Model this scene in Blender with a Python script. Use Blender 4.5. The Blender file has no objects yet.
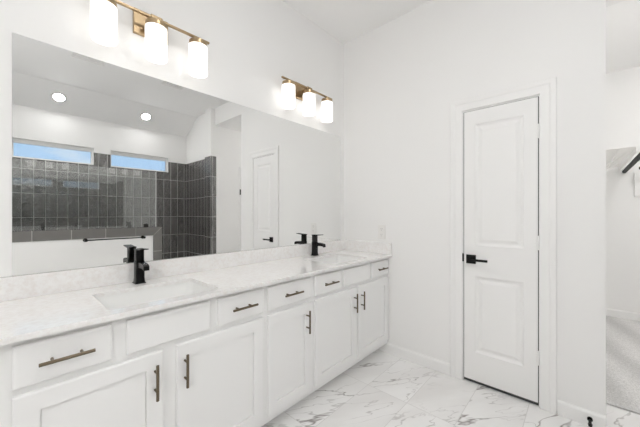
import bpy, bmesh, math, random
from mathutils import Vector, Matrix
random.seed(3)
S = bpy.context.scene
COL = S.collection

# ------------------------------------------------------------------ camera
cam_d = bpy.data.cameras.new('camera')
cam_d.sensor_width = 36.0
cam_d.lens = 36.0 * 288.0 / 640.0
cam_d.clip_start = 0.02
cam = bpy.data.objects.new('camera', cam_d)
cam.location = (0, 0, 1.27)
cam.rotation_euler = (math.pi / 2, 0, math.atan(262 / 288) - math.pi / 2)
COL.objects.link(cam)
S.camera = cam

# ------------------------------------------------------------------ exposure
S.view_settings.view_transform = 'Standard'
S.view_settings.look = 'None'
S.view_settings.gamma = 1.0
S.view_settings.use_curve_mapping = False
S.view_settings.exposure = 0.3
try:
    S.cycles.max_bounces = 14
    S.cycles.diffuse_bounces = 12
    S.cycles.glossy_bounces = 8
    S.cycles.transparent_max_bounces = 12
    S.cycles.sample_clamp_indirect = 8.0
except Exception:
    pass

# ------------------------------------------------------------------ light levels (all the lamps and the sky)
SHADE_E = 0.76          # opal glass shades of the two vanity lights
FILL_PENDANT_E = 18.0       # globe pendant added at the unseen end to brighten the room
DOWN_E = 12.0          # lens of each recessed light
DOWN_W = 4.5          # watts of each recessed light's beam
FILL_ROOM_E = 20.0         # diffuser of the unseen ceiling light added to brighten the room
CLOSET_W = 2.0
CLOSET_E = 49.0        # closet ceiling light
LAMP_COL = (1.0, 0.97, 0.93)
COOL_COL = (1.0, 1.0, 0.995)

# ------------------------------------------------------------------ sky
W = bpy.data.worlds.new('sky')
S.world = W
W.use_nodes = True
wn, wl = W.node_tree.nodes, W.node_tree.links
wn.clear()
wo = wn.new('ShaderNodeOutputWorld')
wb = wn.new('ShaderNodeBackground')
wt = wn.new('ShaderNodeTexCoord')
wm = wn.new('ShaderNodeMapping')
wm.inputs['Scale'].default_value = (1.0, 1.0, 3.0)
wz = wn.new('ShaderNodeTexNoise')
wz.inputs['Scale'].default_value = 3.2
wz.inputs['Detail'].default_value = 7
wz.inputs['Roughness'].default_value = 0.55
wr = wn.new('ShaderNodeValToRGB')
wr.color_ramp.elements[0].position = 0.54
wr.color_ramp.elements[0].color = (0.44, 0.68, 1.0, 1)
wr.color_ramp.elements[1].position = 0.70
wr.color_ramp.elements[1].color = (0.92, 0.96, 1.0, 1)
wl.new(wt.outputs['Generated'], wm.inputs['Vector'])
wl.new(wm.outputs['Vector'], wz.inputs['Vector'])
wl.new(wz.outputs['Fac'], wr.inputs['Fac'])
wl.new(wr.outputs['Color'], wb.inputs['Color'])
wb.inputs['Strength'].default_value = .95
wl.new(wb.outputs['Background'], wo.inputs['Surface'])


# ------------------------------------------------------------------ materials
def mat(name, color=(.8, .8, .8), rough=.5, metal=0.0, spec=.5):
    m = bpy.data.materials.new(name)
    m.use_nodes = True
    b = m.node_tree.nodes['Principled BSDF']
    b.inputs['Base Color'].default_value = (*color, 1)
    b.inputs['Roughness'].default_value = rough
    b.inputs['Metallic'].default_value = metal
    b.inputs['Specular IOR Level'].default_value = spec
    return m, m.node_tree.nodes, m.node_tree.links, b


def bump(m, scale, strength, dist, detail=3, vec=None):
    n, l = m.node_tree.nodes, m.node_tree.links
    b = n['Principled BSDF']
    g = n.new('ShaderNodeNewGeometry')
    t = n.new('ShaderNodeTexNoise')
    t.inputs['Scale'].default_value = scale
    t.inputs['Detail'].default_value = detail
    l.new(g.outputs['Position'], t.inputs['Vector'])
    u = n.new('ShaderNodeBump')
    u.inputs['Strength'].default_value = strength
    u.inputs['Distance'].default_value = dist
    l.new(t.outputs['Fac'], u.inputs['Height'])
    l.new(u.outputs['Normal'], b.inputs['Normal'])
    return t, u


M = {}
M['wall'] = mat('wall_paint', (.875, .870, .862), .65, spec=.25)[0]
bump(M['wall'], 90, .12, .003)
M['ceiling'] = mat('ceiling_paint', (.925, .922, .916), .8, spec=.2)[0]
bump(M['ceiling'], 70, .12, .003)
M['trim'] = mat('trim_paint', (.88, .876, .868), .35, spec=.4)[0]
M['cabinet'] = mat('cabinet_paint', (.87, .868, .862), .38, spec=.4)[0]
bump(M['cabinet'], 30, .02, .002)
M['inside'] = mat('cabinet_inside', (.45, .40, .33), .6)[0]
M['porcelain'] = mat('porcelain', (.86, .86, .85), .08)[0]
M['plastic'] = mat('white_plastic', (.84, .83, .81), .3)[0]
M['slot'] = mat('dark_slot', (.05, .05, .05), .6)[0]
M['slot_grey'] = mat('grey_slot', (.38, .37, .36), .6)[0]
M['black'] = mat('matte_black_metal', (.005, .0045, .0045), .24, .0, .25)[0]
M['rod'] = mat('dark_rod_metal', (.02, .02, .02), .55, spec=.2)[0]
M['brass'] = mat('brushed_brass', (.45, .335, .205), .3, 1.0)[0]
bump(M['brass'], 160, .05, .001)
M['bronze'] = mat('champagne_bronze', (.17, .135, .095), .32, 1.0)[0]
M['chrome'] = mat('chrome', (.8, .8, .8), .12, 1.0)[0]
M['mirror'] = mat('silvered_glass', (.90, .905, .90), .0, 1.0)[0]
M['alu'] = mat('vinyl_frame', (.85, .85, .84), .35)[0]


def emit(name, color, e, rough=.3):
    m, n, l, b = mat(name, (.85, .85, .84), rough)
    b.inputs['Emission Color'].default_value = (*color, 1)
    b.inputs['Emission Strength'].default_value = e
    return m


M['shade'] = emit('lit_opal_glass', LAMP_COL, SHADE_E, .25)
M['bulb'] = emit('lit_bulb', LAMP_COL, SHADE_E * 3)
M['globe'] = emit('fill_diffuser', COOL_COL, FILL_ROOM_E)
M['pendant'] = emit('fill_globe', COOL_COL, FILL_PENDANT_E)
M['closet_lens'] = emit('lit_closet_diffuser', COOL_COL, CLOSET_E)
M['lens'] = emit('lit_lens', COOL_COL, DOWN_E)

# quartz: white with soft grey-beige mottling
m, n, l, b = mat('white_quartz', (.84, .83, .82), .04)
g = n.new('ShaderNodeNewGeometry')
t1 = n.new('ShaderNodeTexNoise'); t1.inputs['Scale'].default_value = 48; t1.inputs['Detail'].default_value = 8; t1.inputs['Roughness'].default_value = .7
t2 = n.new('ShaderNodeTexNoise'); t2.inputs['Scale'].default_value = 7; t2.inputs['Detail'].default_value = 5; t2.inputs['Distortion'].default_value = 1.2
r1 = n.new('ShaderNodeValToRGB')
r1.color_ramp.elements[0].position = .34; r1.color_ramp.elements[0].color = (.82, .79, .77, 1)
r1.color_ramp.elements[1].position = .56; r1.color_ramp.elements[1].color = (.885, .88, .874, 1)
r2 = n.new('ShaderNodeValToRGB')
r2.color_ramp.elements[0].position = .40; r2.color_ramp.elements[0].color = (.98, .977, .974, 1)
r2.color_ramp.elements[1].position = .62; r2.color_ramp.elements[1].color = (1, 1, 1, 1)
mx = n.new('ShaderNodeMix'); mx.data_type = 'RGBA'; mx.blend_type = 'MULTIPLY'; mx.inputs['Factor'].default_value = 1
l.new(g.outputs['Position'], t1.inputs['Vector']); l.new(g.outputs['Position'], t2.inputs['Vector'])
l.new(t1.outputs['Fac'], r1.inputs['Fac']); l.new(t2.outputs['Fac'], r2.inputs['Fac'])
l.new(r1.outputs['Color'], mx.inputs['A']); l.new(r2.outputs['Color'], mx.inputs['B'])
l.new(mx.outputs['Result'], b.inputs['Base Color'])
M['quartz'] = m

# marble-look porcelain floor, 610 x 305 mm, straight lay
m, n, l, b = mat('marble_floor_tile', (.82, .81, .80), .16)
g = n.new('ShaderNodeNewGeometry')
mp = n.new('ShaderNodeMapping'); mp.inputs['Location'].default_value = (-1.82 + 6.1, -.2605 + 6.09, 0)
br = n.new('ShaderNodeTexBrick'); br.offset = 0; br.squash = 1
br.inputs['Scale'].default_value = 1
br.inputs['Brick Width'].default_value = .61; br.inputs['Row Height'].default_value = .3045
br.inputs['Mortar Size'].default_value = .0022; br.inputs['Mortar Smooth'].default_value = .1
br.inputs['Color1'].default_value = (0, 0, 0, 1); br.inputs['Color2'].default_value = (1, 1, 1, 1)
l.new(g.outputs['Position'], mp.inputs['Vector']); l.new(mp.outputs['Vector'], br.inputs['Vector'])
sp = n.new('ShaderNodeSeparateColor'); l.new(br.outputs['Color'], sp.inputs['Color'])
ml = n.new('ShaderNodeMath'); ml.operation = 'MULTIPLY'; ml.inputs[1].default_value = 9.0
l.new(sp.outputs['Red'], ml.inputs[0])
vm = n.new('ShaderNodeMapping'); vm.vector_type = 'TEXTURE'
vm.inputs['Rotation'].default_value = (0, 0, math.radians(-34)); vm.inputs['Scale'].default_value = (1.9, .52, 1)
l.new(g.outputs['Position'], vm.inputs['Vector'])


def vein(scale, lo, detail, dist, w_add):
    a = n.new('ShaderNodeMath'); a.operation = 'ADD'; a.inputs[1].default_value = w_add
    l.new(ml.outputs[0], a.inputs[0])
    t = n.new('ShaderNodeTexNoise'); t.noise_dimensions = '4D'
    t.inputs['Scale'].default_value = scale; t.inputs['Detail'].default_value = detail
    t.inputs['Distortion'].default_value = dist; t.inputs['Roughness'].default_value = .55
    l.new(vm.outputs['Vector'], t.inputs['Vector']); l.new(a.outputs[0], t.inputs['W'])
    s = n.new('ShaderNodeMath'); s.operation = 'SUBTRACT'; s.inputs[1].default_value = .5
    l.new(t.outputs['Fac'], s.inputs[0])
    ab = n.new('ShaderNodeMath'); ab.operation = 'ABSOLUTE'; l.new(s.outputs[0], ab.inputs[0])
    mr = n.new('ShaderNodeMapRange'); mr.interpolation_type = 'SMOOTHSTEP'
    mr.inputs['From Min'].default_value = 0; mr.inputs['From Max'].default_value = lo
    mr.inputs['To Min'].default_value = 1; mr.inputs['To Max'].default_value = 0
    l.new(ab.outputs[0], mr.inputs['Value'])
    return mr


v1 = vein(1.35, .0085, 5, .45, 0)
v2 = vein(2.6, .010, 4, .5, 3.7)
# veins fade in and out along their length
tm = n.new('ShaderNodeTexNoise'); tm.noise_dimensions = '4D'; tm.inputs['Scale'].default_value = 2.6; tm.inputs['Detail'].default_value = 2
l.new(g.outputs['Position'], tm.inputs['Vector']); l.new(ml.outputs[0], tm.inputs['W'])
mm = n.new('ShaderNodeMapRange'); mm.inputs['From Min'].default_value = .40; mm.inputs['From Max'].default_value = .60
l.new(tm.outputs['Fac'], mm.inputs['Value'])
p1 = n.new('ShaderNodeMath'); p1.operation = 'MULTIPLY'; l.new(v1.outputs[0], p1.inputs[0]); l.new(mm.outputs[0], p1.inputs[1])
h2 = n.new('ShaderNodeMath'); h2.operation = 'MULTIPLY'; h2.inputs[1].default_value = .5; l.new(v2.outputs[0], h2.inputs[0])
h3 = n.new('ShaderNodeMath'); h3.operation = 'MULTIPLY'; l.new(h2.outputs[0], h3.inputs[0]); l.new(mm.outputs[0], h3.inputs[1])
mxv = n.new('ShaderNodeMath'); mxv.operation = 'MAXIMUM'; l.new(p1.outputs[0], mxv.inputs[0]); l.new(h3.outputs[0], mxv.inputs[1])
# cloudy base
tc = n.new('ShaderNodeTexNoise'); tc.noise_dimensions = '4D'; tc.inputs['Scale'].default_value = 2.2; tc.inputs['Detail'].default_value = 4
l.new(vm.outputs['Vector'], tc.inputs['Vector']); l.new(ml.outputs[0], tc.inputs['W'])
rc = n.new('ShaderNodeValToRGB')
rc.color_ramp.elements[0].position = .36; rc.color_ramp.elements[0].color = (.80, .79, .78, 1)
rc.color_ramp.elements[1].position = .58; rc.color_ramp.elements[1].color = (.89, .885, .88, 1)
l.new(tc.outputs['Fac'], rc.inputs['Fac'])
c1 = n.new('ShaderNodeMix'); c1.data_type = 'RGBA'; l.new(mxv.outputs[0], c1.inputs['Factor'])
l.new(rc.outputs['Color'], c1.inputs['A']); c1.inputs['B'].default_value = (.33, .31, .30, 1)
c2 = n.new('ShaderNodeMix'); c2.data_type = 'RGBA'; l.new(br.outputs['Fac'], c2.inputs['Factor'])
l.new(c1.outputs['Result'], c2.inputs['A']); c2.inputs['B'].default_value = (.70, .69, .68, 1)
l.new(c2.outputs['Result'], b.inputs['Base Color'])
M['marble'] = m

# charcoal glazed wall tile, 120 x 340 mm, stacked, uv in metres
m, n, l, b = mat('charcoal_glazed_tile', (.05, .047, .043), .09, spec=1.0)
b.inputs['IOR'].default_value = 1.8
uv = n.new('ShaderNodeUVMap')
br = n.new('ShaderNodeTexBrick'); br.offset = 0; br.squash = 1
br.inputs['Scale'].default_value = 1
br.inputs['Brick Width'].default_value = .12; br.inputs['Row Height'].default_value = .335
br.inputs['Mortar Size'].default_value = .0028; br.inputs['Mortar Smooth'].default_value = .15
br.inputs['Color1'].default_value = (.058, .054, .050, 1); br.inputs['Color2'].default_value = (.076, .071, .066, 1)
br.inputs['Mortar'].default_value = (.55, .54, .52, 1)
l.new(uv.outputs['UV'], br.inputs['Vector'])
l.new(br.outputs['Color'], b.inputs['Base Color'])
rr = n.new('ShaderNodeMapRange'); rr.inputs['To Min'].default_value = .07; rr.inputs['To Max'].default_value = .7
l.new(br.outputs['Fac'], rr.inputs['Value']); l.new(rr.outputs[0], b.inputs['Roughness'])
g = n.new('ShaderNodeNewGeometry')
tn = n.new('ShaderNodeTexNoise'); tn.inputs['Scale'].default_value = 21; tn.inputs['Detail'].default_value = 2.5
l.new(g.outputs['Position'], tn.inputs['Vector'])
bu = n.new('ShaderNodeBump'); bu.inputs['Strength'].default_value = 1.0; bu.inputs['Distance'].default_value = .02
l.new(tn.outputs['Fac'], bu.inputs['Height']); l.new(bu.outputs['Normal'], b.inputs['Normal'])
M['tile'] = m
M['tile_plain'] = mat('charcoal_border_tile', (.17, .163, .155), .25)[0]
bump(M['tile_plain'], 14, .15, .006)
M['band'] = mat('pale_glass_edge', (.62, .63, .62), .3)[0]  # brightness of the pane's polished edge, put into the colour
M['grout'] = mat('grout', (.42, .41, .39), .8)[0]

# clear pane: mirror-like at its surface, see-through otherwise
m = bpy.data.materials.new('clear_glass')
m.use_nodes = True
n, l = m.node_tree.nodes, m.node_tree.links
n.clear()
o_ = n.new('ShaderNodeOutputMaterial'); fr = n.new('ShaderNodeFresnel'); fr.inputs['IOR'].default_value = 2.1
tr = n.new('ShaderNodeBsdfTransparent'); tr.inputs['Color'].default_value = (.97, .985, .98, 1)
gl = n.new('ShaderNodeBsdfGlossy'); gl.inputs['Roughness'].default_value = 0
ms = n.new('ShaderNodeMixShader')
l.new(fr.outputs[0], ms.inputs[0]); l.new(tr.outputs[0], ms.inputs[1]); l.new(gl.outputs[0], ms.inputs[2])
l.new(ms.outputs[0], o_.inputs['Surface'])
M['glass'] = m

# carpet
m, n, l, b = mat('carpet', (.6, .59, .57), .95, spec=.1)
g = n.new('ShaderNodeNewGeometry')
t1 = n.new('ShaderNodeTexNoise'); t1.inputs['Scale'].default_value = 130; t1.inputs['Detail'].default_value = 3
t2 = n.new('ShaderNodeTexWave'); t2.inputs['Scale'].default_value = .9; t2.inputs['Distortion'].default_value = 2.5; t2.inputs['Detail'].default_value = 2
mpp = n.new('ShaderNodeMapping'); mpp.inputs['Rotation'].default_value = (0, 0, math.radians(72))
l.new(g.outputs['Position'], t1.inputs['Vector']); l.new(g.outputs['Position'], mpp.inputs['Vector']); l.new(mpp.outputs[0], t2.inputs['Vector'])
r1 = n.new('ShaderNodeValToRGB'); r1.color_ramp.elements[0].position = .3; r1.color_ramp.elements[0].color = (.60, .59, .58, 1)
r1.color_ramp.elements[1].position = .7; r1.color_ramp.elements[1].color = (.86, .85, .84, 1)
r2 = n.new('ShaderNodeValToRGB'); r2.color_ramp.elements[0].color = (.80, .80, .80, 1); r2.color_ramp.elements[1].color = (1, 1, 1, 1)
mx = n.new('ShaderNodeMix'); mx.data_type = 'RGBA'; mx.blend_type = 'MULTIPLY'; mx.inputs['Factor'].default_value = 1
l.new(t1.outputs['Fac'], r1.inputs['Fac']); l.new(t2.outputs['Fac'], r2.inputs['Fac'])
l.new(r1.outputs['Color'], mx.inputs['A']); l.new(r2.outputs['Color'], mx.inputs['B']); l.new(mx.outputs['Result'], b.inputs['Base Color'])
bu = n.new('ShaderNodeBump'); bu.inputs['Strength'].default_value = .6; bu.inputs['Distance'].default_value = .008
l.new(t1.outputs['Fac'], bu.inputs['Height']); l.new(bu.outputs['Normal'], b.inputs['Normal'])
M['carpet'] = m


# ------------------------------------------------------------------ mesh helpers
class MB:
    def __init__(self):
        self.bm = bmesh.new()

    def box(self, x0, x1, y0, y1, z0, z1, bev=0.0, seg=2):
        r = bmesh.ops.create_cube(self.bm, size=1)
        vs = r['verts']
        for v in vs:
            v.co = Vector(((x0 + x1) / 2 + v.co.x * (x1 - x0), (y0 + y1) / 2 + v.co.y * (y1 - y0), (z0 + z1) / 2 + v.co.z * (z1 - z0)))
        if bev:
            es = list({e for v in vs for e in v.link_edges})
            bmesh.ops.bevel(self.bm, geom=es, offset=bev, segments=seg, profile=.5, affect='EDGES')
        return self

    def tube(self, p, q, r, seg=20, r2=None):
        p, q = Vector(p), Vector(q)
        d = q - p
        mtx = Matrix.Translation((p + q) / 2) @ d.to_track_quat('Z', 'Y').to_matrix().to_4x4()
        bmesh.ops.create_cone(self.bm, cap_ends=True, segments=seg, radius1=r, radius2=r if r2 is None else r2, depth=d.length, matrix=mtx)
        return self

    def lathe(self, prof, c, seg=32, axis='Z'):
        """closed profile of (radius, height) revolved about a vertical (or other) axis through c"""
        rings = []
        for r, h in prof:
            ring = []
            for i in range(seg):
                a = 2 * math.pi * i / seg
                if axis == 'Z': co = (c[0] + r * math.cos(a), c[1] + r * math.sin(a), c[2] + h)
                elif axis == 'Y': co = (c[0] + r * math.cos(a), c[1] + h, c[2] + r * math.sin(a))
                else: co = (c[0] + h, c[1] + r * math.cos(a), c[2] + r * math.sin(a))
                ring.append(self.bm.verts.new(co))
            rings.append(ring)
        k = len(rings)
        for j in range(k):
            a_, b_ = rings[j], rings[(j + 1) % k]
            for i in range(seg):
                try: self.bm.faces.new((a_[i], a_[(i + 1) % seg], b_[(i + 1) % seg], b_[i]))
                except ValueError: pass
        bmesh.ops.remove_doubles(self.bm, verts=self.bm.verts, dist=1e-6)
        return self

    def prism(self, pts, axis, a, b):
        """polygon pts (2-D) extruded along axis from a to b"""
        def P(u, v, w):
            return {'X': (w, u, v), 'Y': (u, w, v), 'Z': (u, v, w)}[axis]
        va = [self.bm.verts.new(P(u, v, a)) for u, v in pts]
        vb = [self.bm.verts.new(P(u, v, b)) for u, v in pts]
        self.bm.faces.new(va); self.bm.faces.new(vb)
        for i in range(len(pts)):
            j = (i + 1) % len(pts)
            self.bm.faces.new((va[i], va[j], vb[j], vb[i]))
        return self

    def loft(self, rings, cap0=True, cap1=True):
        R = [[self.bm.verts.new(p) for p in ring] for ring in rings]
        for a_, b_ in zip(R, R[1:]):
            for i in range(len(a_)):
                j = (i + 1) % len(a_)
                self.bm.faces.new((a_[i], a_[j], b_[j], b_[i]))
        if cap0: self.bm.faces.new(R[0])
        if cap1: self.bm.faces.new(R[-1])
        return self

    def build(self, name, m, parent=None, smooth=False, uv=None):
        bm = self.bm
        bmesh.ops.recalc_face_normals(bm, faces=bm.faces)
        if uv:
            lay = bm.loops.layers.uv.new('UVMap')
            for f in bm.faces:
                nx, ny, nz = (abs(c) for c in f.normal)
                for lp in f.loops:
                    x, y, z = lp.vert.co
                    if nz > .7: lp[lay].uv = (x + 2.597, y + 6.12)
                    elif ny >= nx: lp[lay].uv = (x + 2.597, z + .125)
                    else: lp[lay].uv = (y + 4.856, z + .125)
        me = bpy.data.meshes.new(name)
        bm.to_mesh(me)
        bm.free()
        me.materials.append(m)
        if smooth:
            for p in me.polygons: p.use_smooth = True
            try: me.set_sharp_from_angle(angle=math.radians(35))
            except Exception: pass
        o = bpy.data.objects.new(name, me)
        COL.objects.link(o)
        if parent is not None:
            o.parent = parent
            off, p = Vector((0, 0, 0)), parent
            while p is not None:
                off -= p.location
                p = p.parent
            o.location = off
        return o


def tag(o, label, cat, group=None):
    o['label'] = label
    o['category'] = cat
    if group: o['group'] = group
    return o


def thing(name, label, cat, loc, group=None):
    o = bpy.data.objects.new(name, None)
    o.empty_display_size = .05
    o.location = loc
    COL.objects.link(o)
    return tag(o, label, cat, group)


def struct(o):
    o['kind'] = 'structure'
    return o


def copy_tree(src, dx, dy=0, dz=0):
    """a copy of a thing with its parts and sub-parts, moved"""
    def rec(o, parent):
        c = o.copy()
        COL.objects.link(c)
        if parent is not None:
            c.parent = parent
        for ch in list(o.children):
            rec(ch, c)
        return c
    r = rec(src, None)
    r.location = (src.location.x + dx, src.location.y + dy, src.location.z + dz)
    return r


def rrect(x0, x1, y0, y1, z, r, seg=5):
    pts = []
    for cx, cy, a0 in ((x1 - r, y1 - r, 0), (x0 + r, y1 - r, 90), (x0 + r, y0 + r, 180), (x1 - r, y0 + r, 270)):
        for i in range(seg + 1):
            a = math.radians(a0 + 90 * i / seg)
            pts.append((cx + r * math.cos(a), cy + r * math.sin(a), z))
    return pts


# ------------------------------------------------------------------ the room (x along the vanity, y towards it; metres)
XR, YV, YB, ZC = 2.369, 1.82, -2.01, 3.02
XL = -1.4
ZT = 2.22                                   # top of the shower tile
struct(MB().box(XL - .12, 2.70, YB - .12, YV + .12, -.1, 0).build('floor', M['marble']))
carp = struct(MB().box(2.70, 5.14, -2.02, .19, -.1, .012).build('floor_closet', M['carpet']))
struct(MB().box(XL - .12, XR, YV, YV + .12, 0, ZC + .1).build('wall_front', M['wall']))
struct(MB().box(XL - .12, XL, YB - .12, YV, 0, ZC + .1).build('wall_left', M['wall']))

# right wall with the linen-closet door opening
D0, D1, DZ = .190, .691, 2.062
wr_ = MB()
wr_.box(XR, XR + .12, D1, YV + .12, 0, ZC + .1)
wr_.box(XR, XR + .12, -.103, D0, 0, ZC + .1)
wr_.box(XR, XR + .12, D0, D1, DZ, ZC + .1)
struct(wr_.build('wall_right', M['wall']))
ll = MB()
ll.box(XR + .12, 2.89, -.103, -.003, 0, ZC + .1)
ll.box(2.77, 2.89, -.003, YV + .12, 0, ZC + .1)
struct(ll.build('wall_linen_closet', M['wall']))

# back wall with two clerestory openings
WIN = [(.07, .948), (1.165, 2.043)]
WZ0, WZ1 = 2.03, 2.29
bw = MB()
bw.box(XL - .12, XR + .12, YB - .12, YB, 0, WZ0)
bw.box(XL - .12, XR + .12, YB - .12, YB, WZ1, ZC + .1)
for a, b_ in ((XL - .12, WIN[0][0]), (WIN[0][1], WIN[1][0]), (WIN[1][1], XR + .12)):
    bw.box(a, b_, YB - .12, YB, WZ0, WZ1)
wall_back = struct(bw.build('wall_back', M['wall']))
tb = MB()
T = .009
tb.box(XL, XR - T, YB, YB + T, 0, WZ0 - .004)
for a, b_ in ((XL, WIN[0][0]), (WIN[0][1], WIN[1][0]), (WIN[1][1], XR - T)):
    tb.box(a, b_, YB, YB + T, WZ0 - .004, ZT)
tb.build('tile_cladding', M['tile'], wall_back, uv=1)

# wall between shower and passage, its end pier and the passage wall
ws = MB()
ws.box(XR, XR + .12, YB, -.98, 0, ZC + .1)
ws.box(2.30, XR, -1.09, -.89, 0, ZC + .1)
ws.box(XR, 2.77, -.98, -.89, 0, ZC + .1)
wall_sh = struct(ws.build('wall_shower', M['wall']))
ts = MB()
ts.box(XR - T, XR, YB + T, -1.09, 0, ZT)
ts.box(2.30 - T, 2.30, -1.09, -.89 + T, 0, ZT)
ts.box(2.30, 2.386, -.89, -.89 + T, 0, ZT)
ts.build('tile_cladding', M['tile'], wall_sh, uv=1)

# ceiling: flat, then a slope down over the shower
cb = MB()
cb.prism([(YV, ZC), (-1.55, ZC), (YB, 2.74), (YB, 3.12), (YV, 3.12)], 'X', XL, XR)
struct(cb.build('ceiling', M['ceiling']))
struct(MB().box(XR, 2.89, -.98, -.103, 2.74, 3.12).build('ceiling_passage', M['wall']))

# closet beyond
struct(MB().box(2.77, 5.14, -2.02, .19, 3.0, 3.12).build('ceiling_closet', M['ceiling']))
struct(MB().box(2.89, 5.02, .07, .19, .012, 3.0).build('wall_closet_side', M['wall']))
struct(MB().box(5.02, 5.14, -2.02, .19, .012, 3.0).build('wall_closet_far', M['wall']))
struct(MB().box(2.77, 5.02, -2.02, -1.9, .012, 3.0).build('wall_closet_right', M['wall']))
struct(MB().box(2.77, 2.89, -1.9, -.89, .012, 3.0).build('wall_closet_front', M['wall']))

# ------------------------------------------------------------------ baseboards
BB = [(0, 0), (.014, 0), (.014, .072), (.010, .082), (.004, .088), (0, .088)]


def base(name, axis, c, sgn, a, b_, z=0.0):
    struct(MB().prism([(c + sgn * u, z + v) for u, v in BB], axis, a, b_).build(name, M['trim']))


def base_y(name, x, sgn, a, b_, z=0.0):      # runs along y on a wall at x
    mb = MB()
    va = [mb.bm.verts.new((x + sgn * u, a, z + v)) for u, v in BB]
    vb = [mb.bm.verts.new((x + sgn * u, b_, z + v)) for u, v in BB]
    mb.bm.faces.new(va); mb.bm.faces.new(vb)
    for i in range(len(BB)):
        j = (i + 1) % len(BB)
        mb.bm.faces.new((va[i], va[j], vb[j], vb[i]))
    struct(mb.build(name, M['trim']))


def base_x(name, y, sgn, a, b_, z=0.0):      # runs along x on a wall at y
    struct(MB().prism([(y + sgn * u, z + v) for u, v in BB], 'X', a, b_).build(name, M['trim']))


base_y('baseboard_right', XR, -1, .765, 1.385)
base_y('baseboard_right_end', XR, -1, -.103, .115)
base_y('baseboard_closet_far', 5.02, -1, -1.9, .07, .012)
base_x('baseboard_closet_side', .07, -1, 2.89, 5.0, .012)
base_x('baseboard_passage', -.89, 1, 2.40, 2.89)
base_y('baseboard_left', XL, 1, -.87, YV)
base_x('baseboard_front', YV, -1, XL, -.06)

# ------------------------------------------------------------------ windows
for i, (a, b_) in enumerate(WIN):
    y0, y1 = YB - .10, YB - .055
    f = MB()
    f.box(a, b_, y0, y1, WZ0, WZ0 + .022); f.box(a, b_, y0, y1, WZ1 - .055, WZ1)
    f.box(a, a + .022, y0, y1, WZ0 + .022, WZ1 - .055); f.box(b_ - .022, b_, y0, y1, WZ0 + .022, WZ1 - .055)
    w = struct(f.build('window_%d' % (i + 1), M['alu']))
    MB().box(a + .022, b_ - .022, y0 + .016, y0 + .022, WZ0 + .022, WZ1 - .055).build('pane', M['glass'], w)

t2_ = struct(MB().box(2.815, 2.885, -.8895, -.868, 0, 2.1, .003, 1).build('trim_2', M['trim']))
MB().box(2.82, 2.845, -.8675, -.861, 1.60, 1.70, .001, 1).build('latch_plate', M['black'], t2_)['label'] = 'small black latch plate'

# ------------------------------------------------------------------ knee wall of the shower
KX, KF, KB, KT = 1.553, -.89, -1.03, 1.075
kw = struct(MB().box(XL, KX - T, KB + T, KF - T, 0, KT - T).build('wall_knee', M['wall']))
bd, gp = .116, .0035
tl = MB()
gr = MB()
gr.box(XL, KX - .002, KF - T, KF - .002, KT - bd, KT - .002)
gr.box(KX - bd, KX - .002, KF - T, KF - .002, 0, KT - bd)
gr.box(XL, KX - .002, KB + .002, KF - T, KT - T, KT - .002)
gr.box(KX - T, KX - .002, KB + .002, KF - T, 0, KT - T)
gr.build('grout_bed', M['grout'], kw)
xs = [KX]
while xs[-1] > XL + .05: xs.append(max(XL, xs[-1] - .335))
for j, (b_, a) in enumerate(zip(xs, xs[1:])):
    if j == 0:      # mitred corner tile
        tl.prism([(a + gp, KT - bd), (b_ - bd - gp, KT - bd), (b_ - gp, KT), (a + gp, KT)], 'Y', KF - T, KF)
    else:
        tl.box(a + gp, b_ - gp if j > 1 else b_, KF - T, KF, KT - bd, KT, .0015, 1)
    tl.box(a + gp, b_ - gp, KB, KF - T, KT - T, KT)
zs = [KT - bd - .227, KT - bd - .227 - .335, 0.0]
tl.prism([(KX, 0 + zs[0] + gp), (KX, KT - gp), (KX - bd, KT - bd - gp), (KX - bd, zs[0] + gp)], 'Y', KF - T, KF)
for b_, a in zip(zs, zs[1:]):
    tl.box(KX - bd, KX, KF - T, KF, a + gp, b_ - gp)
for a, b_ in ((0, .335), (.338, .70), (.703, KT - T)):
    tl.box(KX - T, KX, KB, KF - T, a, b_)
tl.build('border_tiles', M['tile_plain'], kw)

# ------------------------------------------------------------------ closet door: frame, casing, slab, hinges, lever
cs = MB()
CW, RV = .085, .0085
PR = [(0, 0), (0, .011), (.004, .0125), (.048, .0135), (.056, .0175), (.080, .0185), (.085, .015), (.085, 0)]
cs.loft([[(XR - h, .669 + RV + d, 0) for d, h in PR], [(XR - h, .669 + RV + d, 2.043 + RV + d) for d, h in PR],
         [(XR - h, .212 - RV - d, 2.043 + RV + d) for d, h in PR], [(XR - h, .212 - RV - d, 0) for d, h in PR]])
cs.box(XR, XR + .12, D0, .2095, 0, DZ)          # jambs and head
cs.box(XR, XR + .12, .6715, D1, 0, DZ)
cs.box(XR, XR + .12, .2095, .6715, 2.0425, DZ)
cs.box(XR + .045, XR + .06, .2095, .222, 0, 2.0425)      # stops
cs.box(XR + .045, XR + .06, .659, .6715, 0, 2.0425)
cs.box(XR + .045, XR + .06, .222, .659, 2.03, 2.0425)
casing = struct(cs.build('trim_1', M['trim']))
sk = MB().box(XR - .0060, XR - .0003, .6685, .6785, .905, .965, .001, 1)
sk.build('strike_plate', M['black'], casing)['label'] = 'black strike plate'


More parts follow.
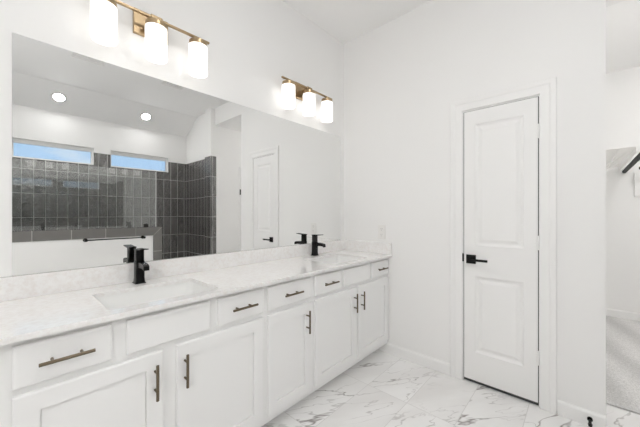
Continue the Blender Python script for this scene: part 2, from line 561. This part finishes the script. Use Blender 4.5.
def panel_slab(mb, x, y0, y1, z0, z1, th, panels):
    """door face at x (facing -x) with moulded raised panels; back flat"""
    bm = mb.bm
    ys = sorted({y0, y1, *[p[0] for p in panels], *[p[1] for p in panels]})
    zs_ = sorted({z0, z1, *[p[2] for p in panels], *[p[3] for p in panels]})
    V = {}
    for y in ys:
        for z in zs_:
            V[y, z] = bm.verts.new((x, y, z))
    for i in range(len(ys) - 1):
        for j in range(len(zs_) - 1):
            if any(p[0] <= ys[i] and ys[i + 1] <= p[1] and p[2] <= zs_[j] and zs_[j + 1] <= p[3] for p in panels):
                continue
            bm.faces.new([V[ys[i], zs_[j]], V[ys[i + 1], zs_[j]], V[ys[i + 1], zs_[j + 1]], V[ys[i], zs_[j + 1]]])
    for p in panels:
        prev = [V[p[0], p[2]], V[p[1], p[2]], V[p[1], p[3]], V[p[0], p[3]]]
        for ins, dep in ((.004, .003), (.014, .0095), (.020, .0105), (.026, .0105), (.046, .0025), (.050, .0018)):
            cur = [bm.verts.new((x + dep, yy, zz)) for yy, zz in ((p[0] + ins, p[2] + ins), (p[1] - ins, p[2] + ins), (p[1] - ins, p[3] - ins), (p[0] + ins, p[3] - ins))]
            for i in range(4):
                j = (i + 1) % 4
                bm.faces.new((prev[i], prev[j], cur[j], cur[i]))
            prev = cur
        bm.faces.new(prev)
    # sides and back
    be = [e for e in bm.edges if e.is_boundary]
    ex = bmesh.ops.extrude_edge_only(bm, edges=be)
    for v in [g_ for g_ in ex['geom'] if isinstance(g_, bmesh.types.BMVert)]:
        v.co.x = x + th
    be = [e for e in bm.edges if e.is_boundary]
    bmesh.ops.contextual_create(bm, geom=be)


ds = MB()
panel_slab(ds, XR - .002, .2150, .6660, .024, 2.0385, .035, [(.290, .591, 1.032, 1.935), (.290, .591, .235, .802)])
door = struct(ds.build('door_1', M['trim']))
for y0, y1, z0, z1 in ((.2100, .2146, .004, 2.042), (.6664, .6710, .004, 2.042), (.2150, .6660, 2.039, 2.042), (.2150, .6660, .004, .0235)):  # dark strips stand in for the shade inside the door's gaps
    MB().box(XR + .004, XR + .012, y0, y1, z0, z1).build('gap_shade', M['slot'], door)['label'] = 'dark seal standing in for shade in the gap around the door'
for zc in (1.81, 1.075, .32):
    h = MB()
    h.tube((XR - .0085, .2105, zc - .045), (XR - .0085, .2105, zc + .045), .0065, 12)
    h.tube((XR - .0085, .2105, zc + .045), (XR - .0085, .2105, zc + .049), .005, 12, .002)
    h.box(XR - .0035, XR - .0022, .211, .236, zc - .044, zc + .044)
    h.build('hinge', M['trim'], door, smooth=True)
hx = XR - .002
hd = MB().box(hx - .012, hx - .0002, .583, .649, .895, .961, .002, 2)
hnd = hd.build('door_handle', M['black'], door)
lv = MB()
lv.tube((hx - .012, .616, .928), (hx - .05, .616, .928), .0095, 16)
lv.box(hx - .058, hx - .046, .497, .628, .919, .937, .003, 2)
lv.build('lever', M['black'], hnd)

# ------------------------------------------------------------------ vanity: three cabinets, each a thing
YF, YFR, ZB, ZTOP = 1.30, 1.319, .085, .879


def cabinet(label, x0, x1, doors, fronts):
    t = thing('vanity_cabinet', label, 'cabinet', ((x0 + x1) / 2, 1.55, 0), 'white vanity cabinets')
    b = MB()
    yk = 1.80
    b.box(x0, x0 + .016, YFR + .019, yk, ZB, ZTOP); b.box(x1 - .016, x1, YFR + .019, yk, ZB, ZTOP)
    b.box(x0 + .016, x1 - .016, YFR + .019, yk, ZB, ZB + .016); b.box(x0 + .016, x1 - .016, yk - .01, yk, ZB + .016, ZTOP)
    b.build('cabinet_body', M['cabinet'], t)
    fr_ = MB()
    y0, y1 = YFR, YFR + .019
    lo, hi = doors[0][0], doors[-1][1]
    fr_.box(x0, lo + .012, y0, y1, ZB, ZTOP); fr_.box(hi - .012, x1, y0, y1, ZB, ZTOP)
    fr_.box(lo + .012, hi - .012, y0, y1, .842, ZTOP)
    fr_.box(lo + .012, hi - .012, y0, y1, .678, .726)
    fr_.box(lo + .012, hi - .012, y0, y1, ZB, .137)
    for (a, b1), (a2, b2) in zip(doors, doors[1:]):
        fr_.box(b1 - .012, a2 + .012, y0, y1, .137, .678)
    for (a, b1), (a2, b2) in zip([q[:2] for q in fronts], [q[:2] for q in fronts[1:]]):
        fr_.box(b1 - .012, a2 + .012, y0, y1, .726, .842)
    fr_.build('face_frame', M['cabinet'], t)
    MB().box(x0, x1, 1.425, 1.44, 0, ZB).build('toe_kick', M['cabinet'], t)
    for k, (a, b1) in enumerate(doors):
        z0, z1, st = .125, .695, .062
        d = MB()
        bm = d.bm
        R = []
        for ins, y in ((0, YFR - .0005), (0, YF + .003), (.003, YF), (st, YF), (st + .0006, YF + .0135), (st + .0035, YF + .0135), (st + .004, YF + .009)):
            R.append([(a + ins, y, z0 + ins), (b1 - ins, y, z0 + ins), (b1 - ins, y, z1 - ins), (a + ins, y, z1 - ins)])
        d.loft(R)
        dd = d.build('door', M['cabinet'], t)
        # bar pull near the meeting edge
        if len(doors) == 2: hxp = b1 - .032 if k == 0 else a + .032
        else: hxp = b1 - .05
        h = MB()
        zc = .583
        h.tube((hxp, YF - .031, zc - .0715), (hxp, YF - .031, zc + .0715), .0058, 16)
        for s in (-.038, .038): h.tube((hxp, YF, zc + s), (hxp, YF - .031, zc + s), .0045, 12)
        h.build('handle', M['bronze'], dd, smooth=True)['label'] = 'bronze bar pull'
    for a, b1, has in fronts:
        z0, z1 = .721, .854
        d = MB()
        R = []
        for ins, y in ((0, YFR - .0005), (0, YF + .005), (.004, YF + .0012), (.009, YF)):
            R.append([(a + ins, y, z0 + ins), (b1 - ins, y, z0 + ins), (b1 - ins, y, z1 - ins), (a + ins, y, z1 - ins)])
        d.loft(R)
        dd = d.build('drawer' if has else 'false_front', M['cabinet'], t)
        if has:
            h = MB()
            zc, xc = .789, (a + b1) / 2
            h.tube((xc - .0715, YF - .031, zc), (xc + .0715, YF - .031, zc), .0058, 16)
            for s in (-.038, .038): h.tube((xc + s, YF, zc), (xc + s, YF - .031, zc), .0045, 12)
            h.build('handle', M['bronze'], dd, smooth=True)['label'] = 'bronze bar pull'
    return t


cabinet('white sink cabinet nearest the camera, below the larger-looking black faucet, two shaker doors',
        -.015, .987, [(.018, .452), (.508, .968)], [(.018, .275, 1), (.322, .660, 0), (.700, .970, 1)])
cabinet('narrow white vanity cabinet between the two sink cabinets, one drawer over one shaker door',
        .987, 1.372, [(1.002, 1.352)], [(1.002, 1.345, 1)])
cabinet('white sink cabinet against the door wall, below the far black faucet, two shaker doors',
        1.372, XR - .001, [(1.388, 1.853), (1.885, 2.356)], [(1.388, 1.660, 1), (1.698, 2.048, 0), (2.078, 2.356, 1)])

# countertop with two cut-outs, back and side splash
SINKS = [(.27, .725), (1.625, 2.075)]
SY0, SY1 = 1.335, 1.662
ct = MB()
bm = ct.bm
edges = []


def loop(pts):
    vs = [bm.verts.new(p) for p in pts]
    return [bm.edges.new((vs[i], vs[(i + 1) % len(vs)])) for i in range(len(vs))]


edges += loop([(-.04, 1.27, .90), (XR - .0005, 1.27, .90), (XR - .0005, YV - .0005, .90), (-.04, YV - .0005, .90)])
for a, b_ in SINKS:
    edges += loop(rrect(a, b_, SY0, SY1, .90, .022))
bmesh.ops.triangle_fill(bm, use_beauty=True, edges=edges)
ex = bmesh.ops.extrude_face_region(bm, geom=bm.faces[:])
for v in [g_ for g_ in ex['geom'] if isinstance(g_, bmesh.types.BMVert)]: v.co.z = .8795
counter = ct.build('countertop', M['quartz'])
tag(counter, 'long white mottled quartz countertop over the vanity cabinets', 'countertop')
bs_ = MB().box(-.04, XR - .0005, YV - .021, YV - .0005, .9, 1.0, .0015, 1).build('backsplash', M['quartz'])
ss_ = MB().box(XR - .0205, XR - .0005, 1.272, YV - .0215, .9, 1.0, .0015, 1).build('side_splash', M['quartz'])

tag(bs_, 'long mottled quartz backsplash strip under the mirror', 'backsplash')
tag(ss_, 'short mottled quartz side splash on the wall under the outlet', 'backsplash')

# sinks
sink_labels = ['white rectangular undermount sink nearest the camera', 'white rectangular undermount sink beside the outlet wall']
fau_labels = ['black single-hole faucet at the sink nearest the camera', 'black single-hole faucet at the far sink by the door wall']
for (a, b_), lab in zip(SINKS, sink_labels):
    s = MB()
    o_ = .012
    R = [rrect(a - .03, b_ + .03, SY0 - .03, SY1 + .03, .879, .04),
         rrect(a - .004, b_ + .004, SY0 - .004, SY1 + .004, .879, .026),
         rrect(a - .002, b_ + .002, SY0 - .002, SY1 + .002, .86, .03),
         rrect(a + .008, b_ - .008, SY0 + .008, SY1 - .008, .775, .05),
         rrect(a + .03, b_ - .03, SY0 + .03, SY1 - .03, .752, .06),
         rrect(a + .12, b_ - .12, SY0 + .10, SY1 - .10, .746, .05)]
    Ro = [rrect(a + .12, b_ - .12, SY0 + .10, SY1 - .10, .730, .05),
          rrect(a + .03, b_ - .03, SY0 + .03, SY1 - .03, .736, .06),
          rrect(a - .006, b_ + .006, SY0 - .006, SY1 + .006, .765, .05),
          rrect(a - .016, b_ + .016, SY0 - .016, SY1 + .016, .862, .04),
          rrect(a - .03, b_ + .03, SY0 - .03, SY1 + .03, .866, .04)]
    s.loft(Ro + R)
    so = s.build('sink', M['porcelain'], smooth=True)
    tag(so, lab, 'sink', 'undermount sinks')
    d = MB()
    cx, cy = (a + b_) / 2, (SY0 + SY1) / 2 + .03
    d.lathe([(0.0001, .750), (.016, .7505), (.020, .7490), (.020, .7465), (.0001, .7465)], (cx, cy, 0), 24)
    d.build('drain', M['black'], so, smooth=True)


def faucet(cx, cy, z, label):
    t = thing('faucet', label, 'faucet', (cx, cy, z), 'black faucets')
    MB().box(cx - .026, cx + .026, cy - .026, cy + .026, z, z + .006, .002, 2).build('base_plate', M['black'], t)
    b = MB()
    w = .021
    b.loft([rrect(cx - w - .002, cx + w + .002, cy - w - .002, cy + w + .002, z + .006, .006, 4), rrect(cx - w, cx + w, cy - w, cy + w, z + .03, .006, 4),
            rrect(cx - w, cx + w, cy - w, cy + w, z + .118, .006, 4)])
    b.build('body', M['black'], t, smooth=True)
    n_ = MB().loft([rrect(cx - w + .002, cx + w - .002, cy - w + .002, cy + w - .002, z + .1185, .005, 4), rrect(cx - w + .002, cx + w - .002, cy - w + .002, cy + w - .002, z + .176, .005, 4)])
    cart = n_.build('handle_post', M['black'], t, smooth=True)
    lv_ = MB()
    lv_.loft([[(cx - .019, y_, z0), (cx + .019, y_, z0), (cx + .019, y_, z1), (cx - .019, y_, z1)] for y_, z0, z1 in
              ((cy + .022, z + .1765, z + .183), (cy - .02, z + .1765, z + .184), (cy - .085, z + .183, z + .188))])
    lv_.build('lever_handle', M['black'], t)
    sp_ = MB()
    rings = []
    for y_, zc, h_ in ((cy - .018, z + .098, .015), (cy - .05, z + .101, .0135), (cy - .085, z + .101, .012), (cy - .104, z + .098, .0115), (cy - .115, z + .091, .0105), (cy - .138, z + .078, .010)):
        if y_ < cy - .13:
            rings.append([(cx - .0135, y_ + .009, zc - h_), (cx + .0135, y_ + .009, zc - h_), (cx + .0135, y_ - .006, zc + h_ * .5), (cx - .0135, y_ - .006, zc + h_ * .5)])
        else:
            rings.append([(cx - .0135, y_, zc - h_), (cx + .0135, y_, zc - h_), (cx + .0135, y_, zc + h_), (cx - .0135, y_, zc + h_)])
    sp_.loft(rings[:5])
    sp_.build('spout', M['black'], t)
    return t


faucet(.487, 1.745, .9, fau_labels[0])
faucet(1.850, 1.745, .9, fau_labels[1])

# ------------------------------------------------------------------ mirror
mr_ = MB().box(.025, 2.302, YV - .007, YV - .001, 1.0015, 2.049).build('mirror', M['mirror'])
tag(mr_, 'wide frameless wall mirror above the vanity backsplash', 'mirror')
# ------------------------------------------------------------------ vanity lights
def vanity_light(label):
    cx, ys_, zt = .5635, 1.725, 2.283
    t = thing('vanity_light', label, 'wall light', (cx, YV, 2.325), 'brass three-light bars over the mirror')
    MB().box(cx - .088, cx + .088, YV - .022, YV - .001, 2.258, 2.392, .003, 2).build('backplate', M['brass'], t)
    a = MB()
    a.tube((cx, YV - .022, zt + .052), (cx, ys_, zt + .052), .011, 16)
    a.box(cx - .03, cx + .03, ys_ - .012, ys_ + .012, zt + .0425, zt + .064, .003, 1)
    a.build('arm', M['brass'], t, smooth=True)
    MB().box(cx - .302, cx + .302, ys_ - .008, ys_ + .008, zt + .044, zt + .056, .002, 1).build('bar', M['brass'], t)
    for dx in (-.2325, 0, .2325):
        c = MB()
        x = cx + dx
        c.tube((x, ys_, zt + .027), (x, ys_, zt + .044), .016, 20)
        c.lathe([(.0001, zt + .028), (.048, zt + .028), (.051, zt + .025), (.051, zt - .002), (.0001, zt - .002)], (x, ys_, 0), 32)
        c.build('lamp_cap', M['brass'], t, smooth=True)
        s = MB()
        s.lathe([(.0535, zt), (.0540, zt - .008), (.0540, zt - .164), (.0525, zt - .168), (.0505, zt - .168), (.0495, zt - .164), (.0495, zt - .008), (.0495, zt - .0025), (.0520, zt - .0025)], (x, ys_, 0), 40)
        s.build('lamp_shade', M['shade'], t, smooth=True)
        bl = MB()
        bl.lathe([(.0001, zt - .008), (.013, zt - .008), (.014, zt - .035), (.026, zt - .065), (.029, zt - .090), (.024, zt - .112), (.012, zt - .123), (.0001, zt - .125)], (x, ys_, 0), 20)
        bl.build('bulb', M['bulb'], t, smooth=True)
    return t


v1_ = vanity_light('brass three-light bar with white glass shades above the near sink')
v2_ = copy_tree(v1_, 1.194)
v2_['label'] = 'brass three-light bar with white glass shades nearest the room corner'

# ------------------------------------------------------------------ recessed lights, two added fill lights and the closet light
SL = math.atan2(ZC - 2.74, -1.55 - YB)          # slope over the shower


def downlight(x, y, z, tilt, label, power):
    t = thing('recessed_light', label, 'ceiling light', (x, y, z), 'recessed ceiling lights')
    t.rotation_euler = (tilt, 0, 0)
    a = MB()
    a.lathe([(.056, -.001), (.085, -.001), (.088, -.004), (.085, -.007), (.070, -.009), (.056, -.004)], (0, 0, 0), 40)
    o = a.build('trim_ring', M['plastic'], smooth=True); o.parent = t
    a = MB()
    a.lathe([(.0001, -.001), (.055, -.001), (.055, -.005), (.0001, -.006)], (0, 0, 0), 40)
    o = a.build('lens', M['lens'], smooth=True); o.parent = t
    ld = bpy.data.lights.new('beam', 'AREA')
    ld.shape = 'DISK'; ld.size = .12; ld.energy = power; ld.color = COOL_COL
    lo = bpy.data.objects.new('beam', ld)
    lo.location = (0, 0, -.012)
    COL.objects.link(lo); lo.parent = t
    return t


zsl = 2.74 + (-1.76 - YB) * math.tan(SL)
downlight(.52, -1.76, zsl, SL, 'round white recessed light on the sloped ceiling above the near shower window', DOWN_W * .6)
downlight(1.60, -1.76, zsl, SL, 'round white recessed light on the sloped ceiling above the far shower window', DOWN_W * .6)
gx, gy_ = .7, .05  # flush light added outside the view for more even brightness
tr_ = thing('fill_ceiling_light', 'large round white flush fill light added out of view on the flat ceiling in front of the vanity', 'ceiling light', (gx, gy_, ZC))
MB().lathe([(.0001, ZC - .001), (.25, ZC - .001), (.25, ZC - .022), (.24, ZC - .026), (.0001, ZC - .026)], (gx, gy_, 0), 48).build('light_base', M['plastic'], tr_, smooth=True)
MB().lathe([(.0001, ZC - .0265), (.235, ZC - .0265), (.232, ZC - .045), (.20, ZC - .060), (.12, ZC - .070), (.0001, ZC - .074)], (gx, gy_, 0), 48).build('diffuser', M['globe'], tr_, smooth=True)
px, py, pz = -.85, -.1, 1.98  # unseen pendant, added to lift the ceiling and walls
pd = thing('fill_pendant', 'white glass globe pendant added out of view as fill light, hanging at the end of the room opposite the linen door', 'ceiling light', (px, py, ZC))
MB().lathe([(.0001, ZC - .001), (.065, ZC - .001), (.065, ZC - .015), (.02, ZC - .025), (.0001, ZC - .025)], (px, py, 0), 32).build('canopy', M['brass'], pd, smooth=True)
MB().tube((px, py, pz + .18), (px, py, ZC - .025), .006, 12).build('stem', M['brass'], pd, smooth=True)
MB().lathe([(.0001, pz + .18), (.04, pz + .18), (.045, pz + .145), (.0001, pz + .145)], (px, py, 0), 32).build('lamp_cap', M['brass'], pd, smooth=True)
MB().lathe([(max(.0001, .16 * math.sin(math.pi * k / 24)), pz + .16 * math.cos(math.pi * k / 24)) for k in range(25)], (px, py, 0), 40).build('globe', M['pendant'], pd, smooth=True)
tq = thing('closet_light', 'round white flush light on the closet ceiling', 'ceiling light', (3.5, -.9, 3.0))
MB().lathe([(.0001, 2.999), (.15, 2.999), (.15, 2.975), (.14, 2.970), (.0001, 2.970)], (3.5, -.9, 0), 40).build('light_base', M['plastic'], tq, smooth=True)
MB().lathe([(.0001, 2.9695), (.135, 2.9695), (.128, 2.945), (.09, 2.925), (.0001, 2.917)], (3.5, -.9, 0), 40).build('diffuser', M['closet_lens'], tq, smooth=True)
ld = bpy.data.lights.new('glow', 'AREA'); ld.shape = 'DISK'; ld.size = .26; ld.energy = CLOSET_W; ld.color = COOL_COL
lo = bpy.data.objects.new('glow', ld); lo.location = (0, 0, -.09); COL.objects.link(lo); lo.parent = tq

# ceiling vents seen at the mirror's upper edge
def vent(x0, x1, y0, y1, label, slats):
    t = thing('ceiling_vent', label, 'vent', ((x0 + x1) / 2, (y0 + y1) / 2, ZC))
    f = MB()
    z0, z1 = ZC - .012, ZC - .0005
    f.box(x0, x1, y0, y0 + .010, z0, z1, .002, 1); f.box(x0, x1, y1 - .010, y1, z0, z1, .002, 1)
    f.box(x0, x0 + .010, y0 + .010, y1 - .010, z0, z1); f.box(x1 - .010, x1, y0 + .010, y1 - .010, z0, z1)
    f.build('frame', M['plastic'], t)
    MB().box(x0 + .009, x1 - .009, y0 + .009, y1 - .009, ZC - .002, ZC - .0005).build('backing', M['slot'], t)
    s = MB()
    k = int((y1 - y0 - .05) / .028)
    for i in range(k):
        y = y0 + .022 + i * .028
        s.prism([(y, ZC - .010), (y + .006, ZC - .003), (y + .009, ZC - .003), (y + .003, ZC - .010)], 'X', x0 + .010, x1 - .010)
    s.build('slats', M['plastic'], t)


vent(.50, .80, -.55, -.275, 'white ceiling air register near the left end of the mirror', 8)
vent(1.42, 1.68, -.545, -.23, 'square white exhaust fan grille in the ceiling above the room middle', 10)

# ------------------------------------------------------------------ outlet
ot = thing('wall_outlet', 'white duplex outlet on the wall above the side splash', 'outlet', (XR, 1.376, 1.10))
MB().box(XR - .006, XR - .0005, 1.335, 1.417, 1.032, 1.165, .0025, 2).build('cover_plate', M['plastic'], ot)
for zc in (1.125, 1.072):
    rc_ = MB().box(XR - .0085, XR - .0062, 1.359, 1.393, zc - .019, zc + .019, .001, 1).build('receptacle', M['plastic'], ot)
    sl = MB()
    sl.box(XR - .0092, XR - .0086, 1.368, 1.3705, zc - .002, zc + .010); sl.box(XR - .0092, XR - .0086, 1.3815, 1.384, zc - .002, zc + .010)
    sl.tube((XR - .0092, 1.376, zc - .010), (XR - .0086, 1.376, zc - .010), .0028, 10)
    sl.build('slots', M['slot_grey'], rc_)

# ------------------------------------------------------------------ towel bar on the knee wall
tw = thing('towel_bar', 'slim black towel bar on the white shower knee wall', 'towel bar', (.99, KF, .942))
for x in (.676, 1.302):
    p = MB()
    p.tube((x, KF + .0003, .942), (x, KF + .008, .942), .022, 24)
    p.tube((x, KF + .008, .942), (x, KF + .062, .942), .011, 16)
    p.tube((x, KF + .045, .942), (x, KF + .075, .942), .017, 20)
    p.build('post', M['black'], tw, smooth=True)
b = MB().tube((.676, KF + .06, .942), (1.302, KF + .06, .942), .0075, 16)
b.build('bar', M['black'], tw, smooth=True)

# ------------------------------------------------------------------ glass panel on the knee wall
gy = -.965
gp_ = MB().box(XL + .003, 1.486, gy - .005, gy + .005, KT + .002, 1.872).build('glass_panel', M['glass'])
tag(gp_, 'clear glass shower panel standing on the tiled knee wall', 'glass panel')
MB().box(1.4865, 1.494, gy - .007, gy + .007, KT + .002, 1.872).build('bright_edge', M['band'], gp_)['label'] = 'pale edge strip'  # pale strip stands in for the bright polished edge of the glass
for x in (1.365, -.9):
    c = MB()
    c.box(x - .025, x + .025, gy - .014, gy - .0055, KT + .0005, KT + .048, .002, 1)
    c.box(x - .025, x + .025, gy + .0055, gy + .014, KT + .0005, KT + .048, .002, 1)
    c.build('glass_clamp', M['black'], gp_)['label'] = 'black glass clamp'

# ------------------------------------------------------------------ black spring door stop at the wall's end
dt = thing('door_stop', 'small black door stop on the baseboard at the wall end by the closet passage', 'door stop', (XR - .014, -.035, .045))
sp_ = MB()
x0 = XR - .0145
sp_.tube((x0, -.035, .045), (x0 - .008, -.035, .045), .013, 20)
sp_.tube((x0 - .008, -.035, .045), (x0 - .06, -.035, .045), .0055, 14)
for k in range(9): sp_.tube((x0 - .010 - k * .0055, -.035, .045), (x0 - .013 - k * .0055, -.035, .045), .0075, 14)
sp_.build('spring', M['black'], dt, smooth=True)
MB().tube((x0 - .06, -.035, .045), (x0 - .075, -.035, .045), .0105, 18, .009).build('tip', M['black'], dt, smooth=True)

# ------------------------------------------------------------------ closet shelf, rods, side panel
sh = thing('closet_shelf', 'white wire closet shelf with a drop lip high on the closet wall', 'shelf', (4.3, -.13, 1.83))
g_ = MB()
ZS, xs0, xs1, ys0, ys1 = 1.83, 3.55, 5.018, -.335, .068
for k in range(int((xs1 - xs0) / .0254)):
    x = xs0 + .006 + k * .0254
    g_.tube((x, ys0, ZS), (x, ys1, ZS), .0040, 6)
for y in (ys0, ys0 + .10, ys0 + .20, ys0 + .30, ys1 - .004):
    g_.tube((xs0, y, ZS - .004), (xs1, y, ZS - .004), .0035, 8)
g_.build('wire_deck', M['plastic'], sh)
MB().box(xs0, xs1, ys0 - .004, ys0 + .004, ZS - .05, ZS - .008, .002, 1).build('lip', M['plastic'], sh)
for x in (3.75, 4.4):
    MB().tube((x, ys0 + .03, ZS - .012), (x, ys1 - .003, ZS - .30), .005, 8).build('brace', M['plastic'], sh)
rd = thing('hanging_rod', 'dark closet hanging rod running along the front of the wire shelf', 'closet rod', (4.3, -.363, 1.785), 'dark closet rods')
MB().tube((3.5, -.378, 1.775), (5.017, -.378, 1.775), .021, 18).build('rod', M['rod'], rd, smooth=True)
for x in (3.75, 4.35):
    MB().box(x - .008, x + .008, -.381, -.3395, 1.797, 1.822, .001, 1).build('rod_hanger', M['plastic'], rd)
rd2 = thing('hanging_rod', 'dark closet hanging rod end beside the white wall panel', 'closet rod', (4.8, -.50, 1.785), 'dark closet rods')
MB().tube((4.85, -.478, 1.785), (4.85, -1.89, 1.785), .0155, 18).build('rod', M['rod'], rd2, smooth=True)
pn = MB().box(4.99, 5.019, -.80, -.455, 1.47, 1.755, .003, 1).build('wall_panel', M['trim'])
tag(pn, 'white rectangular panel on the closet far wall below the rod end', 'panel')
